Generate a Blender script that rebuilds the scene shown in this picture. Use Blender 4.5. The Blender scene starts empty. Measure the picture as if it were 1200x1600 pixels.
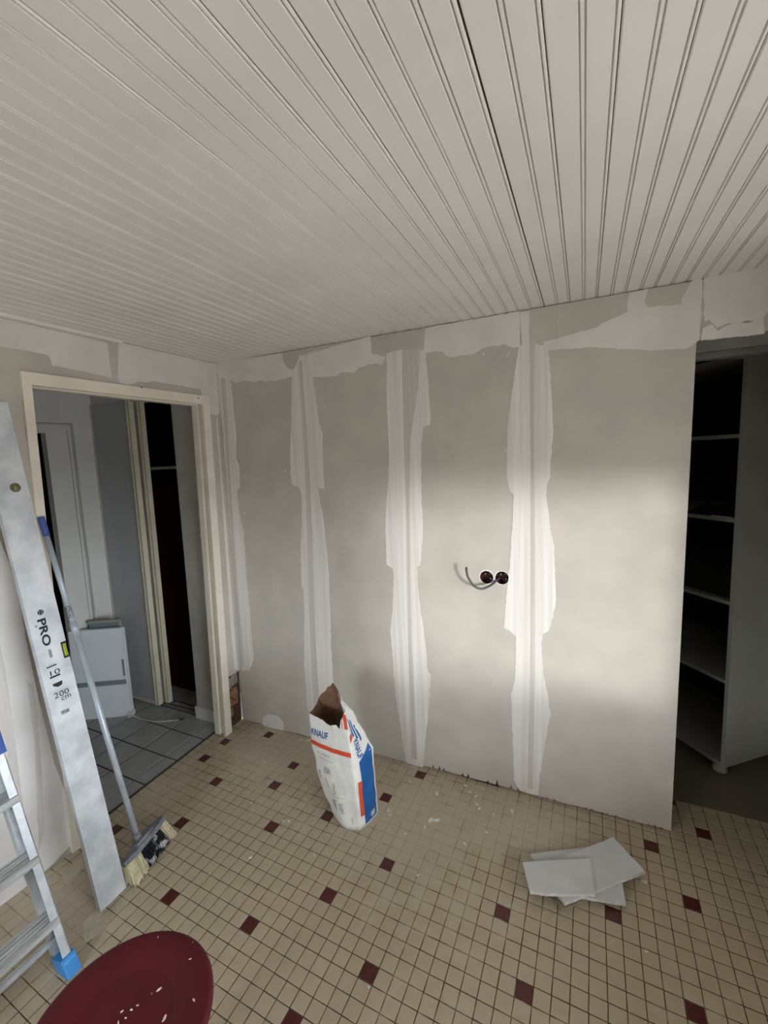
import bpy, bmesh, math, random
from mathutils import Vector, Matrix, noise
random.seed(7)
SC = bpy.context.scene
COL = SC.collection

# ------------------------------------------------------------------ camera, world, sun, exposure
CAM = Vector((2.067, -2.057, 1.735))
FPX = 669.27
A_, B_, C_ = -0.4399, -0.1270, -0.0469            # yaw, pitch, roll
fw = Vector((math.sin(A_)*math.cos(B_), math.cos(A_)*math.cos(B_), math.sin(B_)))
rt0 = Vector((math.cos(A_), -math.sin(A_), 0)); up0 = rt0.cross(fw)
rt = rt0*math.cos(C_) + up0*math.sin(C_); up = up0*math.cos(C_) - rt0*math.sin(C_)
cd = bpy.data.cameras.new('camera'); cam = bpy.data.objects.new('camera', cd); COL.objects.link(cam)
cam.matrix_world = Matrix(((rt.x, up.x, -fw.x, CAM.x), (rt.y, up.y, -fw.y, CAM.y), (rt.z, up.z, -fw.z, CAM.z), (0, 0, 0, 1)))
cd.sensor_fit = 'HORIZONTAL'; cd.sensor_width = 36.0; cd.lens = FPX/1200*36.0
cd.clip_start = 0.02; cd.clip_end = 100
SC.camera = cam

W = bpy.data.worlds.new('sky'); SC.world = W; W.use_nodes = True
bg = W.node_tree.nodes['Background']; bg.inputs[1].default_value = 15.0
_tc = W.node_tree.nodes.new('ShaderNodeTexCoord'); _sx = W.node_tree.nodes.new('ShaderNodeSeparateXYZ'); _mr = W.node_tree.nodes.new('ShaderNodeMapRange')
_mx = W.node_tree.nodes.new('ShaderNodeMix'); _mx.data_type = 'RGBA'                    # overcast sky above, dull ground below the horizon
_mr.inputs[1].default_value = -0.06; _mr.inputs[2].default_value = 0.04
_mx.inputs[6].default_value = (0.30, 0.305, 0.31, 1); _mx.inputs[7].default_value = (0.86, 0.935, 1.0, 1)
_l = W.node_tree.links; _l.new(_tc.outputs['Generated'], _sx.inputs[0]); _l.new(_sx.outputs['Z'], _mr.inputs[0]); _l.new(_mr.outputs[0], _mx.inputs[0]); _l.new(_mx.outputs[2], bg.inputs[0])

sun = bpy.data.lights.new('low_sun', 'SUN'); sun.energy = 1.6; sun.angle = math.radians(7); sun.color = (0.98, 0.99, 1.0)
so = bpy.data.objects.new('low_sun', sun); COL.objects.link(so)
sd = Vector((-0.68, 0.73, -0.035))
so.rotation_euler = sd.to_track_quat('-Z', 'Y').to_euler(); so.location = (5, -4, 1.5)

vs = SC.view_settings
vs.view_transform = 'Standard'; vs.look = 'None'; vs.gamma = 1; vs.use_curve_mapping = False; vs.exposure = 0.68

H = 2.35                                            # ceiling height
WIN = [('x', 3.30, -2.55, -0.80, 0.62, 1.66), ('y', -3.20, 0.30, 1.00, 0.85, 1.50)]
for ax, c, a0, a1, z0, z1 in WIN:                    # daylight portals in the two window openings
    l = bpy.data.lights.new('window_portal', 'AREA'); l.shape = 'RECTANGLE'; l.size = a1-a0; l.size_y = z1-z0
    l.cycles.is_portal = True
    o = bpy.data.objects.new('window_portal', l); COL.objects.link(o)
    if ax == 'x':
        o.location = (c+0.10, (a0+a1)/2, (z0+z1)/2); o.rotation_euler = Vector((-1, 0, 0)).to_track_quat('-Z', 'Z').to_euler()
    else:
        o.location = ((a0+a1)/2, c-0.10, (z0+z1)/2); o.rotation_euler = Vector((0, 1, 0)).to_track_quat('-Z', 'Z').to_euler()

# ------------------------------------------------------------------ projection helpers (photo pixel -> point on a real surface)
def ray(u, v):
    return rt*((u-600)/FPX) - up*((v-800)/FPX) + fw
def on_plane(u, v, P, n):
    d = ray(u, v); P = Vector(P); n = Vector(n)
    return CAM + d*((P-CAM).dot(n)/d.dot(n))
def on_floor(u, v, z=0.0): return on_plane(u, v, (0, 0, z), (0, 0, 1))
def yw(x): return -0.025 + 0.02*x                    # face of the plasterboard wall
def RW(x, z, d=0.0):                                 # plasterboard wall: along, up, proud of the face
    return Vector((x - 0.012*(1-z/H), yw(x)-d, z))
def xl(y, z):
    t = z/H; return (-0.012+0.04*y)*(1-t) + 0.027*t
def LW(y, z, d=0.0):                                 # wall with the doorway
    return Vector((xl(y, z)+d, y-0.045*(1-z/H), z))
def rw_px(u, v):
    P = on_plane(u, v, (0, -0.025, 0), (0.02, -1, 0)); return (P.x+0.012*(1-P.z/H), P.z)
def lw_px(u, v):
    xc = 0.0
    for _ in range(6):
        P = on_plane(u, v, (xc, 0, 0), (1, 0, 0)); y = P.y+0.045*(1-P.z/H); xc = xl(y, P.z)
    return (y, P.z)
def project(P):
    q = Vector(P)-CAM; z = q.dot(fw)
    return (600+FPX*q.dot(rt)/z, 800-FPX*q.dot(up)/z, z)
def HL(x, y, z): return Vector((x+0.027*z, y, z))    # hallway: walls slightly out of plumb

# ------------------------------------------------------------------ materials
def lin(c):
    f = lambda v: v/12.92 if v <= 0.04045 else ((v+0.055)/1.055)**2.4
    return tuple(f(v/255) for v in c) + (1,)
def mat(name, rgb, rough=0.6, metal=0.0, var=None, bump=None, spec=0.4, stretch=(1, 1, 1), rgb2=None, lo=0.35, hi=0.65, coat=0.0):
    """procedural: base colour, mixed by noise (scale) with rgb2; optional bump (scale, strength)"""
    m = bpy.data.materials.new(name); m.use_nodes = True
    nt = m.node_tree; N = nt.nodes; L = nt.links; b = N['Principled BSDF']
    b.inputs['Base Color'].default_value = lin(rgb); b.inputs['Roughness'].default_value = rough
    b.inputs['Metallic'].default_value = metal; b.inputs['Specular IOR Level'].default_value = spec
    b.inputs['Coat Weight'].default_value = coat
    g = N.new('ShaderNodeNewGeometry'); mp = N.new('ShaderNodeMapping'); mp.inputs['Scale'].default_value = stretch
    L.new(g.outputs['Position'], mp.inputs['Vector'])
    if var:
        n = N.new('ShaderNodeTexNoise'); n.inputs['Scale'].default_value = var; n.inputs['Detail'].default_value = 5
        L.new(mp.outputs[0], n.inputs['Vector'])
        r = N.new('ShaderNodeMapRange'); r.inputs[1].default_value = lo; r.inputs[2].default_value = hi
        L.new(n.outputs['Fac'], r.inputs[0])
        mx = N.new('ShaderNodeMix'); mx.data_type = 'RGBA'
        mx.inputs[6].default_value = lin(rgb); mx.inputs[7].default_value = lin(rgb2 or tuple(v*0.8 for v in rgb))
        L.new(r.outputs[0], mx.inputs[0]); L.new(mx.outputs[2], b.inputs['Base Color'])
    if bump:
        n2 = N.new('ShaderNodeTexNoise'); n2.inputs['Scale'].default_value = bump[0]; n2.inputs['Detail'].default_value = 4
        L.new(mp.outputs[0], n2.inputs['Vector'])
        bp = N.new('ShaderNodeBump'); bp.inputs['Strength'].default_value = bump[1]; bp.inputs['Distance'].default_value = 0.002
        L.new(n2.outputs['Fac'], bp.inputs['Height']); L.new(bp.outputs[0], b.inputs['Normal'])
    return m

M = {}
M['drywall'] = mat('drywall_paper', (184, 177, 166), 0.72, var=5.0, rgb2=(174, 167, 157), bump=(220, 0.12), spec=0.3)
M['drywall_side'] = mat('gypsum_edge', (214, 212, 206), 0.9, var=40, rgb2=(190, 186, 178))
M['compound'] = mat('joint_compound', (214, 209, 203), 0.8, var=1.0, stretch=(42, 42, 1.0), rgb2=(200, 194, 187), bump=(1.0, 0.14), spec=0.25)
M['compound_top'] = mat('joint_compound_smooth', (210, 206, 199), 0.85, var=7, rgb2=(202, 197, 190), bump=(30, 0.1), spec=0.2)
M['tape'] = mat('taped_joint', (192, 185, 176), 0.85, var=1.0, stretch=(60, 60, 1.2), rgb2=(182, 175, 166), spec=0.2)
M['plaster_left'] = mat('plaster_left', (236, 234, 232), 0.8, var=2.6, rgb2=(220, 216, 212), bump=(40, 0.1), spec=0.2)
M['ceiling'] = mat('ceiling_paint', (222, 218, 211), 0.5, var=4, rgb2=(216, 212, 204), bump=(160, 0.05))
M['gap'] = mat('ceiling_gap', (90, 82, 72), 0.9, var=30)
M['frame_paint'] = mat('door_frame_paint', (222, 214, 198), 0.4, var=8, rgb2=(212, 204, 188))
M['hall_paint'] = mat('hallway_paint', (206, 205, 200), 0.6, var=5, rgb2=(198, 197, 192), bump=(90, 0.1))
M['hall_wall'] = mat('hallway_wall_paint', (184, 180, 172), 0.75, var=9, rgb2=(174, 170, 162), bump=(120, 0.15))
M['slide_grey'] = mat('sliding_door_laminate', (178, 179, 181), 0.45, var=6, rgb2=(170, 171, 173))
M['slide_frame'] = mat('sliding_door_frame', (206, 198, 176), 0.4, var=9, rgb2=(194, 186, 164))
M['hall_tile'] = mat('hallway_tile', (160, 160, 157), 0.35, var=9, rgb2=(148, 148, 145), bump=(200, 0.05))
M['hall_grout'] = mat('hallway_grout', (58, 56, 52), 0.9, var=40)
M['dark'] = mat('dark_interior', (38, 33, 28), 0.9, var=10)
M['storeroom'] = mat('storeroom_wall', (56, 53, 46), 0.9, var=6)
M['lino'] = mat('storeroom_linoleum', (126, 116, 98), 0.6, var=5, rgb2=(112, 103, 87))
M['melamine'] = mat('white_melamine', (158, 157, 147), 0.5, var=4, rgb2=(150, 149, 139))
M['shelf_inner_shaded'] = mat('cabinet_inside_shaded', (46, 44, 39), 0.8, var=4, rgb2=(40, 38, 34))  # near-black colour puts the shade inside the cabinet onto its back panel
M['rail'] = mat('sliding_rail', (100, 98, 92), 0.4, var=6, rgb2=(88, 86, 80))
M['white_gloss'] = mat('white_lacquer', (226, 230, 232), 0.3, var=4, rgb2=(220, 224, 226))
M['grey_band'] = mat('grey_band', (128, 136, 140), 0.4, var=5, rgb2=(120, 128, 132))
M['alu'] = mat('aluminium', (216, 219, 222), 0.42, 0.35, var=14, rgb2=(184, 188, 192), bump=(60, 0.12))
M['alu_level'] = mat('aluminium_level', (214, 217, 220), 0.45, 0.25, var=11, rgb2=(182, 187, 192), bump=(35, 0.15))
M['alu_tread'] = mat('aluminium_tread', (204, 206, 207), 0.5, 0.35, var=60, rgb2=(166, 168, 168), stretch=(1, .1, 1))
M['broom_tube'] = mat('broom_tube_paint', (178, 187, 194), 0.35, 0.2, var=12, rgb2=(160, 170, 178))
M['blue_plastic'] = mat('blue_plastic', (45, 130, 205), 0.35, var=25, rgb2=(62, 148, 216))
M['blue_light'] = mat('blue_rib', (84, 166, 226), 0.35, var=25, rgb2=(96, 176, 232))
M['blue_dark'] = mat('blue_grip', (62, 86, 148), 0.5, var=25, rgb2=(52, 74, 132))
M['blue_cap'] = mat('blue_cap', (40, 80, 165), 0.4, var=25)
M['black'] = mat('black_print', (18, 20, 26), 0.5, var=20)
M['sticker'] = mat('sticker', (70, 72, 80), 0.5, var=160, rgb2=(170, 172, 176))
M['grey_print'] = mat('grey_print', (120, 126, 132), 0.6, var=90, rgb2=(150, 154, 160))
M['lime'] = mat('vial_green', (168, 178, 60), 0.15, var=20, rgb2=(150, 160, 50))
M['vial_dull'] = mat('vial_dull', (118, 116, 84), 0.3, var=80, rgb2=(88, 86, 60))
M['vial_oil'] = mat('vial_oil', (138, 138, 96), 0.25, var=60, rgb2=(112, 112, 76))
M['broom_grey'] = mat('broom_plastic', (100, 104, 112), 0.45, var=30, rgb2=(128, 130, 134))
M['bristle_black'] = mat('bristle_black', (32, 34, 44), 0.6, var=26, rgb2=(206, 206, 208), lo=0.56, hi=0.62)
M['bristle_blond'] = mat('bristle_blond', (212, 202, 164), 0.6, var=70, rgb2=(232, 226, 200))
M['maroon'] = mat('maroon_plastic', (84, 12, 26), 0.5, var=14, rgb2=(75, 10, 22), bump=(300, 0.06))
M['paint_spot'] = mat('paint_splash', (196, 150, 140), 0.6, var=80, rgb2=(226, 206, 196))
M['bag_white'] = mat('bag_paper', (226, 224, 218), 0.6, var=16, rgb2=(214, 212, 206), bump=(22, 0.35))
M['bag_brown'] = mat('bag_kraft', (150, 116, 92), 0.85, var=20, rgb2=(128, 96, 74), bump=(26, 0.5))
M['bag_blue'] = mat('bag_blue_print', (24, 92, 156), 0.5, var=16, rgb2=(20, 82, 142), bump=(22, 0.35))
M['bag_orange'] = mat('bag_orange_print', (216, 84, 52), 0.55, var=16, rgb2=(206, 74, 44), bump=(22, 0.35))
M['bag_print'] = mat('bag_grey_print', (128, 130, 134), 0.6, var=160, rgb2=(206, 206, 204))
M['powder'] = mat('plaster_powder', (206, 200, 190), 0.95, var=30)
M['offcut'] = mat('offcut_paper', (198, 199, 197), 0.8, var=8, rgb2=(188, 189, 187), bump=(150, 0.12))
M['offcut_brown'] = mat('offcut_back', (150, 138, 116), 0.9, var=30, rgb2=(132, 120, 100))
M['flake'] = mat('plaster_flake', (230, 226, 216), 0.9, var=60)
M['smear'] = mat('plaster_smear', (176, 165, 146), 0.9, var=22, rgb2=(190, 182, 168))
M['brick'] = mat('rough_brick', (150, 112, 84), 0.95, var=45, rgb2=(104, 74, 54), bump=(60, 0.8))
M['rubble'] = mat('rough_rubble', (88, 66, 50), 0.95, var=40, rgb2=(60, 44, 34), bump=(50, 1.0))
M['mortar'] = mat('old_mortar', (150, 142, 136), 0.95, var=40, rgb2=(120, 112, 106), bump=(50, 0.8))
M['box_red'] = mat('junction_box_plastic', (72, 26, 24), 0.35, var=60, rgb2=(52, 20, 20))
M['cable'] = mat('cable_grey', (46, 47, 49), 0.35, var=30, rgb2=(70, 72, 74))
M['cord'] = mat('cord_white', (218, 214, 206), 0.5, var=30)
M['red_dark'] = mat('dark_red_lacquer', (62, 13, 11), 0.4, var=6)
M['shutter'] = mat('shutter_slats', (200, 200, 196), 0.6, var=6)
M['paper_dark'] = mat('dark_cloth', (26, 25, 24), 0.9, var=20)

# cream tile and grout: dust film over both where plaster was mixed and dropped
def dusty(name, rgb, rgb2, dust, rough, spread, scale):
    m = bpy.data.materials.new(name); m.use_nodes = True
    nt = m.node_tree; N = nt.nodes; L = nt.links; b = N['Principled BSDF']
    b.inputs['Roughness'].default_value = rough; b.inputs['Specular IOR Level'].default_value = 0.4
    g = N.new('ShaderNodeNewGeometry')
    n = N.new('ShaderNodeTexNoise'); n.inputs['Scale'].default_value = scale; n.inputs['Detail'].default_value = 6
    L.new(g.outputs['Position'], n.inputs['Vector'])
    mx = N.new('ShaderNodeMix'); mx.data_type = 'RGBA'; mx.inputs[6].default_value = lin(rgb); mx.inputs[7].default_value = lin(rgb2)
    L.new(n.outputs['Fac'], mx.inputs[0])
    acc = None
    for (cx, cy, rx, ry, s) in spread:
        sub = N.new('ShaderNodeVectorMath'); sub.operation = 'SUBTRACT'; sub.inputs[1].default_value = (cx, cy, 0)
        L.new(g.outputs['Position'], sub.inputs[0])
        sc = N.new('ShaderNodeVectorMath'); sc.operation = 'MULTIPLY'; sc.inputs[1].default_value = (1/rx, 1/ry, 0)
        L.new(sub.outputs[0], sc.inputs[0])
        ln = N.new('ShaderNodeVectorMath'); ln.operation = 'LENGTH'; L.new(sc.outputs[0], ln.inputs[0])
        r = N.new('ShaderNodeMapRange'); r.inputs[1].default_value = 1.15; r.inputs[2].default_value = 0.35; r.inputs[3].default_value = 0; r.inputs[4].default_value = s
        L.new(ln.outputs['Value'], r.inputs[0])
        if acc is None: acc = r.outputs[0]
        else:
            mxx = N.new('ShaderNodeMath'); mxx.operation = 'MAXIMUM'; L.new(acc, mxx.inputs[0]); L.new(r.outputs[0], mxx.inputs[1]); acc = mxx.outputs[0]
    n2 = N.new('ShaderNodeTexNoise'); n2.inputs['Scale'].default_value = 13; n2.inputs['Detail'].default_value = 6
    L.new(g.outputs['Position'], n2.inputs['Vector'])
    ad = N.new('ShaderNodeMath'); ad.operation = 'ADD'; L.new(acc, ad.inputs[0]); L.new(n2.outputs['Fac'], ad.inputs[1])
    r2 = N.new('ShaderNodeMapRange'); r2.inputs[1].default_value = 0.62; r2.inputs[2].default_value = 0.95
    L.new(ad.outputs[0], r2.inputs[0])
    m2 = N.new('ShaderNodeMix'); m2.data_type = 'RGBA'; m2.inputs[7].default_value = lin(dust)
    L.new(r2.outputs[0], m2.inputs[0]); L.new(mx.outputs[2], m2.inputs[6]); L.new(m2.outputs[2], b.inputs['Base Color'])
    return m
SPREAD = [(0.42, -0.18, 0.55, 0.30, 0.55), (1.35, -0.32, 0.50, 0.42, 0.48), (1.75, -0.20, 0.60, 0.28, 0.45), (0.95, -0.08, 0.5, 0.20, 0.40), (1.50, -0.62, 0.50, 0.30, 0.26),
          (0.75, -0.45, 0.45, 0.25, 0.22), (0.18, -1.30, 0.36, 0.26, 0.48), (0.02, -0.70, 0.16, 0.5, 0.30), (2.5, -0.75, 0.40, 0.28, 0.14), (1.9, -1.0, 0.6, 0.3, 0.14)]
M['tile'] = dusty('cream_tile', (178, 164, 140), (162, 149, 127), (179, 167, 147), 0.42, SPREAD, 24)
M['grout'] = dusty('dark_grout', (80, 66, 50), (62, 51, 38), (168, 156, 136), 0.9, SPREAD, 30)
M['tile_red'] = mat('oxblood_tile', (84, 34, 30), 0.35, var=55, rgb2=(68, 27, 24), bump=(60, 0.1))

# ------------------------------------------------------------------ mesh helpers
def put(o, parent=None):
    COL.objects.link(o)
    if parent is not None:
        o.parent = parent; o.matrix_parent_inverse = parent.matrix_basis.inverted()
    return o
def mk(name, verts, faces, m, parent=None, smooth=False, origin=None, mats=None, fmats=None):
    verts = [Vector(v) for v in verts]
    if origin is None:
        xs = [v.x for v in verts]; ys = [v.y for v in verts]; zs = [v.z for v in verts]
        origin = Vector(((min(xs)+max(xs))/2, (min(ys)+max(ys))/2, min(zs)))
    origin = Vector(origin)
    me = bpy.data.meshes.new(name); me.from_pydata([tuple(v-origin) for v in verts], [], faces); me.update()
    for mm in (mats or [m]): me.materials.append(M[mm] if isinstance(mm, str) else mm)
    if fmats:
        for p, i in zip(me.polygons, fmats): p.material_index = i
    if smooth:
        for p in me.polygons: p.use_smooth = True
    o = bpy.data.objects.new(name, me); o.location = origin
    return put(o, parent)
def fixn(o):
    bm = bmesh.new(); bm.from_mesh(o.data); bmesh.ops.recalc_face_normals(bm, faces=bm.faces); bm.to_mesh(o.data); bm.free(); return o
BF = [(0, 3, 2, 1), (4, 5, 6, 7), (0, 1, 5, 4), (1, 2, 6, 5), (2, 3, 7, 6), (3, 0, 4, 7)]
def box8(f, a0, a1, b0, b1, c0, c1):
    return [Vector(f(*t)) for t in ((a0, b0, c0), (a1, b0, c0), (a1, b1, c0), (a0, b1, c0), (a0, b0, c1), (a1, b0, c1), (a1, b1, c1), (a0, b1, c1))]
IDM = lambda x, y, z: (x, y, z)
def box(name, a0, a1, b0, b1, c0, c1, m, parent=None, f=IDM, bevel=0.0):
    o = fixn(mk(name, box8(f, a0, a1, b0, b1, c0, c1), BF, m, parent))
    if bevel:
        bm = bmesh.new(); bm.from_mesh(o.data)
        bmesh.ops.bevel(bm, geom=bm.edges[:], offset=bevel, segments=2, affect='EDGES'); bm.to_mesh(o.data); bm.free()
    return o
def boxes(name, lst, m, parent=None, f=IDM):
    V = []; F = []
    for b in lst:
        n = len(V); V += box8(f, *b); F += [tuple(i+n for i in q) for q in BF]
    return fixn(mk(name, V, F, m, parent))
def tag(o, label, cat=None, group=None, kind=None):
    o['label'] = label
    if cat: o['category'] = cat
    if group: o['group'] = group
    if kind: o['kind'] = kind
    return o
def struct(o, label): return tag(o, label, kind='structure')
def empty(name, loc):
    o = bpy.data.objects.new(name, None); o.empty_display_size = 0.05; o.location = loc; COL.objects.link(o); return o
def rough_loop(pts, step, amp, seed):
    out = []
    n = len(pts)
    for i in range(n):
        a = Vector((*pts[i], 0)); b = Vector((*pts[(i+1) % n], 0)); k = max(1, int((b-a).length/step))
        for j in range(k):
            q = a.lerp(b, j/k)
            if amp:
                w = noise.noise_vector(Vector((q.x*38+seed, q.y*38, seed*1.7)))*amp + noise.noise_vector(Vector((q.x*140+seed, q.y*140, seed)))*amp*0.5
                q = q + w
            out.append((q.x, q.y))
    return out
def sheet(name, loops, f, d0, d1, m, parent=None, edge=None):
    """polygon (first loop) with holes (other loops), mapped by f(a, b, d), thickness d0..d1"""
    bm = bmesh.new(); es = []; rings = []
    for lp in loops:
        vs_ = [bm.verts.new((a, b, 0)) for a, b in lp]; rings.append(vs_)
        for i in range(len(vs_)): es.append(bm.edges.new((vs_[i], vs_[(i+1) % len(vs_)])))
    bmesh.ops.triangle_fill(bm, use_beauty=True, use_dissolve=False, edges=es)
    bm.verts.index_update()
    P = [(v.co.x, v.co.y) for v in bm.verts]; T = [tuple(v.index for v in fc.verts) for fc in bm.faces]
    R = [[v.index for v in r] for r in rings]; bm.free()
    n = len(P)
    V = [f(a, b, d1) for a, b in P] + [f(a, b, d0) for a, b in P]
    F = list(T) + [tuple(i+n for i in reversed(t)) for t in T]; FM = [0]*len(F)
    for r in R:
        for i in range(len(r)):
            a, b = r[i], r[(i+1) % len(r)]; F.append((a, b, b+n, a+n)); FM.append(1 if edge else 0)
    return fixn(mk(name, V, F, m, parent, mats=[m, edge] if edge else None, fmats=FM if edge else None))
def tube(name, path, r, m, parent=None, n=10, smooth=True, r1=None, caps=True):
    P = [Vector(p) for p in path]; V = []; F = []
    ref = Vector((0.31, 0.17, 0.93))
    for i, p in enumerate(P):
        t = (P[min(i+1, len(P)-1)]-P[max(i-1, 0)]).normalized()
        a = t.cross(ref).normalized(); b = t.cross(a)
        rr = r if r1 is None else r+(r1-r)*i/(len(P)-1)
        for k in range(n): V.append(p+(a*math.cos(2*math.pi*k/n)+b*math.sin(2*math.pi*k/n))*rr)
    for i in range(len(P)-1):
        for k in range(n):
            F.append((i*n+k, i*n+(k+1) % n, (i+1)*n+(k+1) % n, (i+1)*n+k))
    if caps: F += [tuple(range(n-1, -1, -1)), tuple(range((len(P)-1)*n, len(P)*n))]
    o = fixn(mk(name, V, F, m, parent))
    if smooth:
        for p in o.data.polygons: p.use_smooth = len(p.vertices) == 4
    return o
def curve(pts, k=8):
    P = [Vector(p) for p in pts]; out = []
    for i in range(len(P)-1):
        p0 = P[max(i-1, 0)]; p1 = P[i]; p2 = P[i+1]; p3 = P[min(i+2, len(P)-1)]
        for j in range(k):
            t = j/k
            out.append(0.5*((2*p1)+(p2-p0)*t+(2*p0-5*p1+4*p2-p3)*t*t+(3*p1-p0-3*p2+p3)*t**3))
    return out+[P[-1]]
def lathe(name, prof, c, m, parent=None, n=48, smooth=True, mats=None, pm=None):
    V = []; F = []; FM = []
    for r, z in prof:
        for k in range(n): V.append(Vector((c[0]+r*math.cos(2*math.pi*k/n), c[1]+r*math.sin(2*math.pi*k/n), c[2]+z)))
    for i in range(len(prof)-1):
        for k in range(n): F.append((i*n+k, i*n+(k+1) % n, (i+1)*n+(k+1) % n, (i+1)*n+k))
    F.append(tuple(range(n-1, -1, -1))); F.append(tuple(range((len(prof)-1)*n, len(prof)*n)))
    o = fixn(mk(name, V, F, m, parent))
    if smooth:
        for p in o.data.polygons: p.use_smooth = True
    return o
def text2d(s, w=None, h=None, bold=0.0):
    cu = bpy.data.curves.new('t', 'FONT'); cu.body = s; cu.offset = bold; cu.resolution_u = 3
    ob = bpy.data.objects.new('t', cu); me = bpy.data.meshes.new_from_object(ob)
    P = [(v.co.x, v.co.y) for v in me.vertices]; F = [tuple(p.vertices) for p in me.polygons]
    bpy.data.objects.remove(ob); bpy.data.curves.remove(cu); bpy.data.meshes.remove(me)
    x0 = min(p[0] for p in P); x1 = max(p[0] for p in P); y0 = min(p[1] for p in P); y1 = max(p[1] for p in P)
    return [((x-x0)/(x1-x0), (y-y0)/(y1-y0)) for x, y in P], F
def lettering(name, s, f, m, parent, bold=0.02):
    """f(s, t) with s along the word 0..1, t up the letters 0..1"""
    P, F = text2d(s, bold=bold)
    return mk(name, [f(a, b) for a, b in P], F, m, parent)

# ------------------------------------------------------------------ the room shell
X1, Y0 = 3.30, -3.20
fl = struct(box('floor', -0.10, X1, Y0, 0.236, -0.06, -0.0012, 'grout'), 'cream mosaic tile floor with scattered oxblood tiles and dark joints')
LAT = (1.154, -0.812, 0.0540, -0.0253, 0.0121)
def lat(i, j):
    x0, y0, p, th, sk = LAT
    return (x0+p*(i*math.cos(th)-j*math.sin(th+sk)), y0+p*(i*math.sin(th)+j*math.cos(th+sk)))
RED = set([(22, 14), (24, 10), (19, 7), (12, 4), (26, 17), (3, 4), (5, -3), (14, 0), (0, 0), (-4, -4), (-11, -5), (-4, 6), (0, 10), (2, 14), (-8, 3), (-16, 0),
           (-21, -3), (-11, 7), (-11, 10), (-17, 5), (-21, 7), (-21, 10), (-17, 13), (23, 3), (2, -7)])
cells = []
for i in range(-26, 44):
    for j in range(-46, 22):
        x, y = lat(i, j)
        if not (-0.09 < x < X1-0.02 and Y0+0.02 < y): continue
        if y > (0.234 if x > 2.40 else yw(x)+0.03): continue
        u, v, z = project((x, y, 0)) if (Vector((x, y, 0))-CAM).dot(fw) > 0.2 else (-999, 0, 9)
        cells.append((i, j, x, y, 0 < u < 1200 and v < 1625, z))
nr = sorted([c for c in cells if c[4] and (c[0], c[1]) not in RED], key=lambda c: (Vector((c[2], c[3], 0))-CAM).length)
rd = [c for c in cells if c[4] and (c[0], c[1]) in RED]
ind = rd+nr[:300-len(rd)]; indset = set((c[0], c[1]) for c in ind)
def tile_geo(s=0.0257, b=0.0014, h=0.0012):
    return ([(-s, -s, -h), (s, -s, -h), (s, s, -h), (-s, s, -h), (-s+b, -s+b, 0), (s-b, -s+b, 0), (s-b, s-b, 0), (-s+b, s-b, 0)],
            [(4, 5, 6, 7), (0, 1, 5, 4), (1, 2, 6, 5), (2, 3, 7, 6), (3, 0, 4, 7)])
TV, TF = tile_geo()
tme = {}
for k in ('tile', 'tile_red'):
    me = bpy.data.meshes.new('tile'); me.from_pydata(TV, [], TF); me.materials.append(M[k]); tme[k] = me
for c in ind:
    red = (c[0], c[1]) in RED
    o = bpy.data.objects.new('tile', tme['tile_red' if red else 'tile'])
    o.location = (c[2], c[3], random.uniform(-0.0004, 0.0003)); o.rotation_euler = (random.gauss(0, .004), random.gauss(0, .004), LAT[3]+random.gauss(0, .012))
    put(o, fl)
    if red: o['label'] = 'oxblood red floor tile'
V = []; F = []
for c in cells:
    if (c[0], c[1]) in indset: continue
    a = LAT[3]+random.gauss(0, .012); dz = random.uniform(-0.0004, 0.0003); n = len(V)
    for x, y, z in TV: V.append((c[2]+x*math.cos(a)-y*math.sin(a), c[3]+x*math.sin(a)+y*math.cos(a), z+dz))
    F += [tuple(q+n for q in t) for t in TF]
o = mk('tile_field', V, F, 'tile', fl); o['kind'] = 'stuff'

struct(box('floor_storeroom', 1.6, 4.2, 0.240, 2.0, -0.06, 0.0005, 'lino'), 'plain brownish linoleum floor of the dark storeroom')
fh = struct(box('floor_hallway', -2.2, -0.104, -1.9, 0.6, -0.06, -0.0025, 'hall_grout'), 'grey square tile floor of the hallway beyond the doorway')
me = bpy.data.meshes.new('tile'); s = 0.098; b = 0.0015
hv = [(-s, -s, -.0025), (s, -s, -.0025), (s, s, -.0025), (-s, s, -.0025), (-s+b, -s+b, 0), (s-b, -s+b, 0), (s-b, s-b, 0), (-s+b, s-b, 0)]
me.from_pydata(hv, [], TF); me.materials.append(M['hall_tile'])
for i in range(-9, 1):
    for j in range(-8, 3):
        x = -0.213+0.205*i+0.105; y = -0.482+0.205*j+0.1025
        if x > -0.105-0.02 or x < -2.1 or y < -1.85 or y > 0.55: continue
        o = bpy.data.objects.new('tile', me); o.location = (x, y, random.uniform(-.0005, .0004)); put(o, fh)
V = []; F = []
for j in range(-8, 3):                                                   # cut tiles along the threshold
    y = -0.482+0.205*j+0.1025
    if y > 0.0: continue
    box('tile', -0.2095, -0.1125, y-0.098, y+0.098, -.0025, 0, 'hall_tile', fh)
trim = struct(box('trim_1', -0.112, -0.100, -1.05, -0.15, -0.01, 0.004, 'hall_grout'), 'dark narrow threshold strip between mosaic and hallway tiles')

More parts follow.
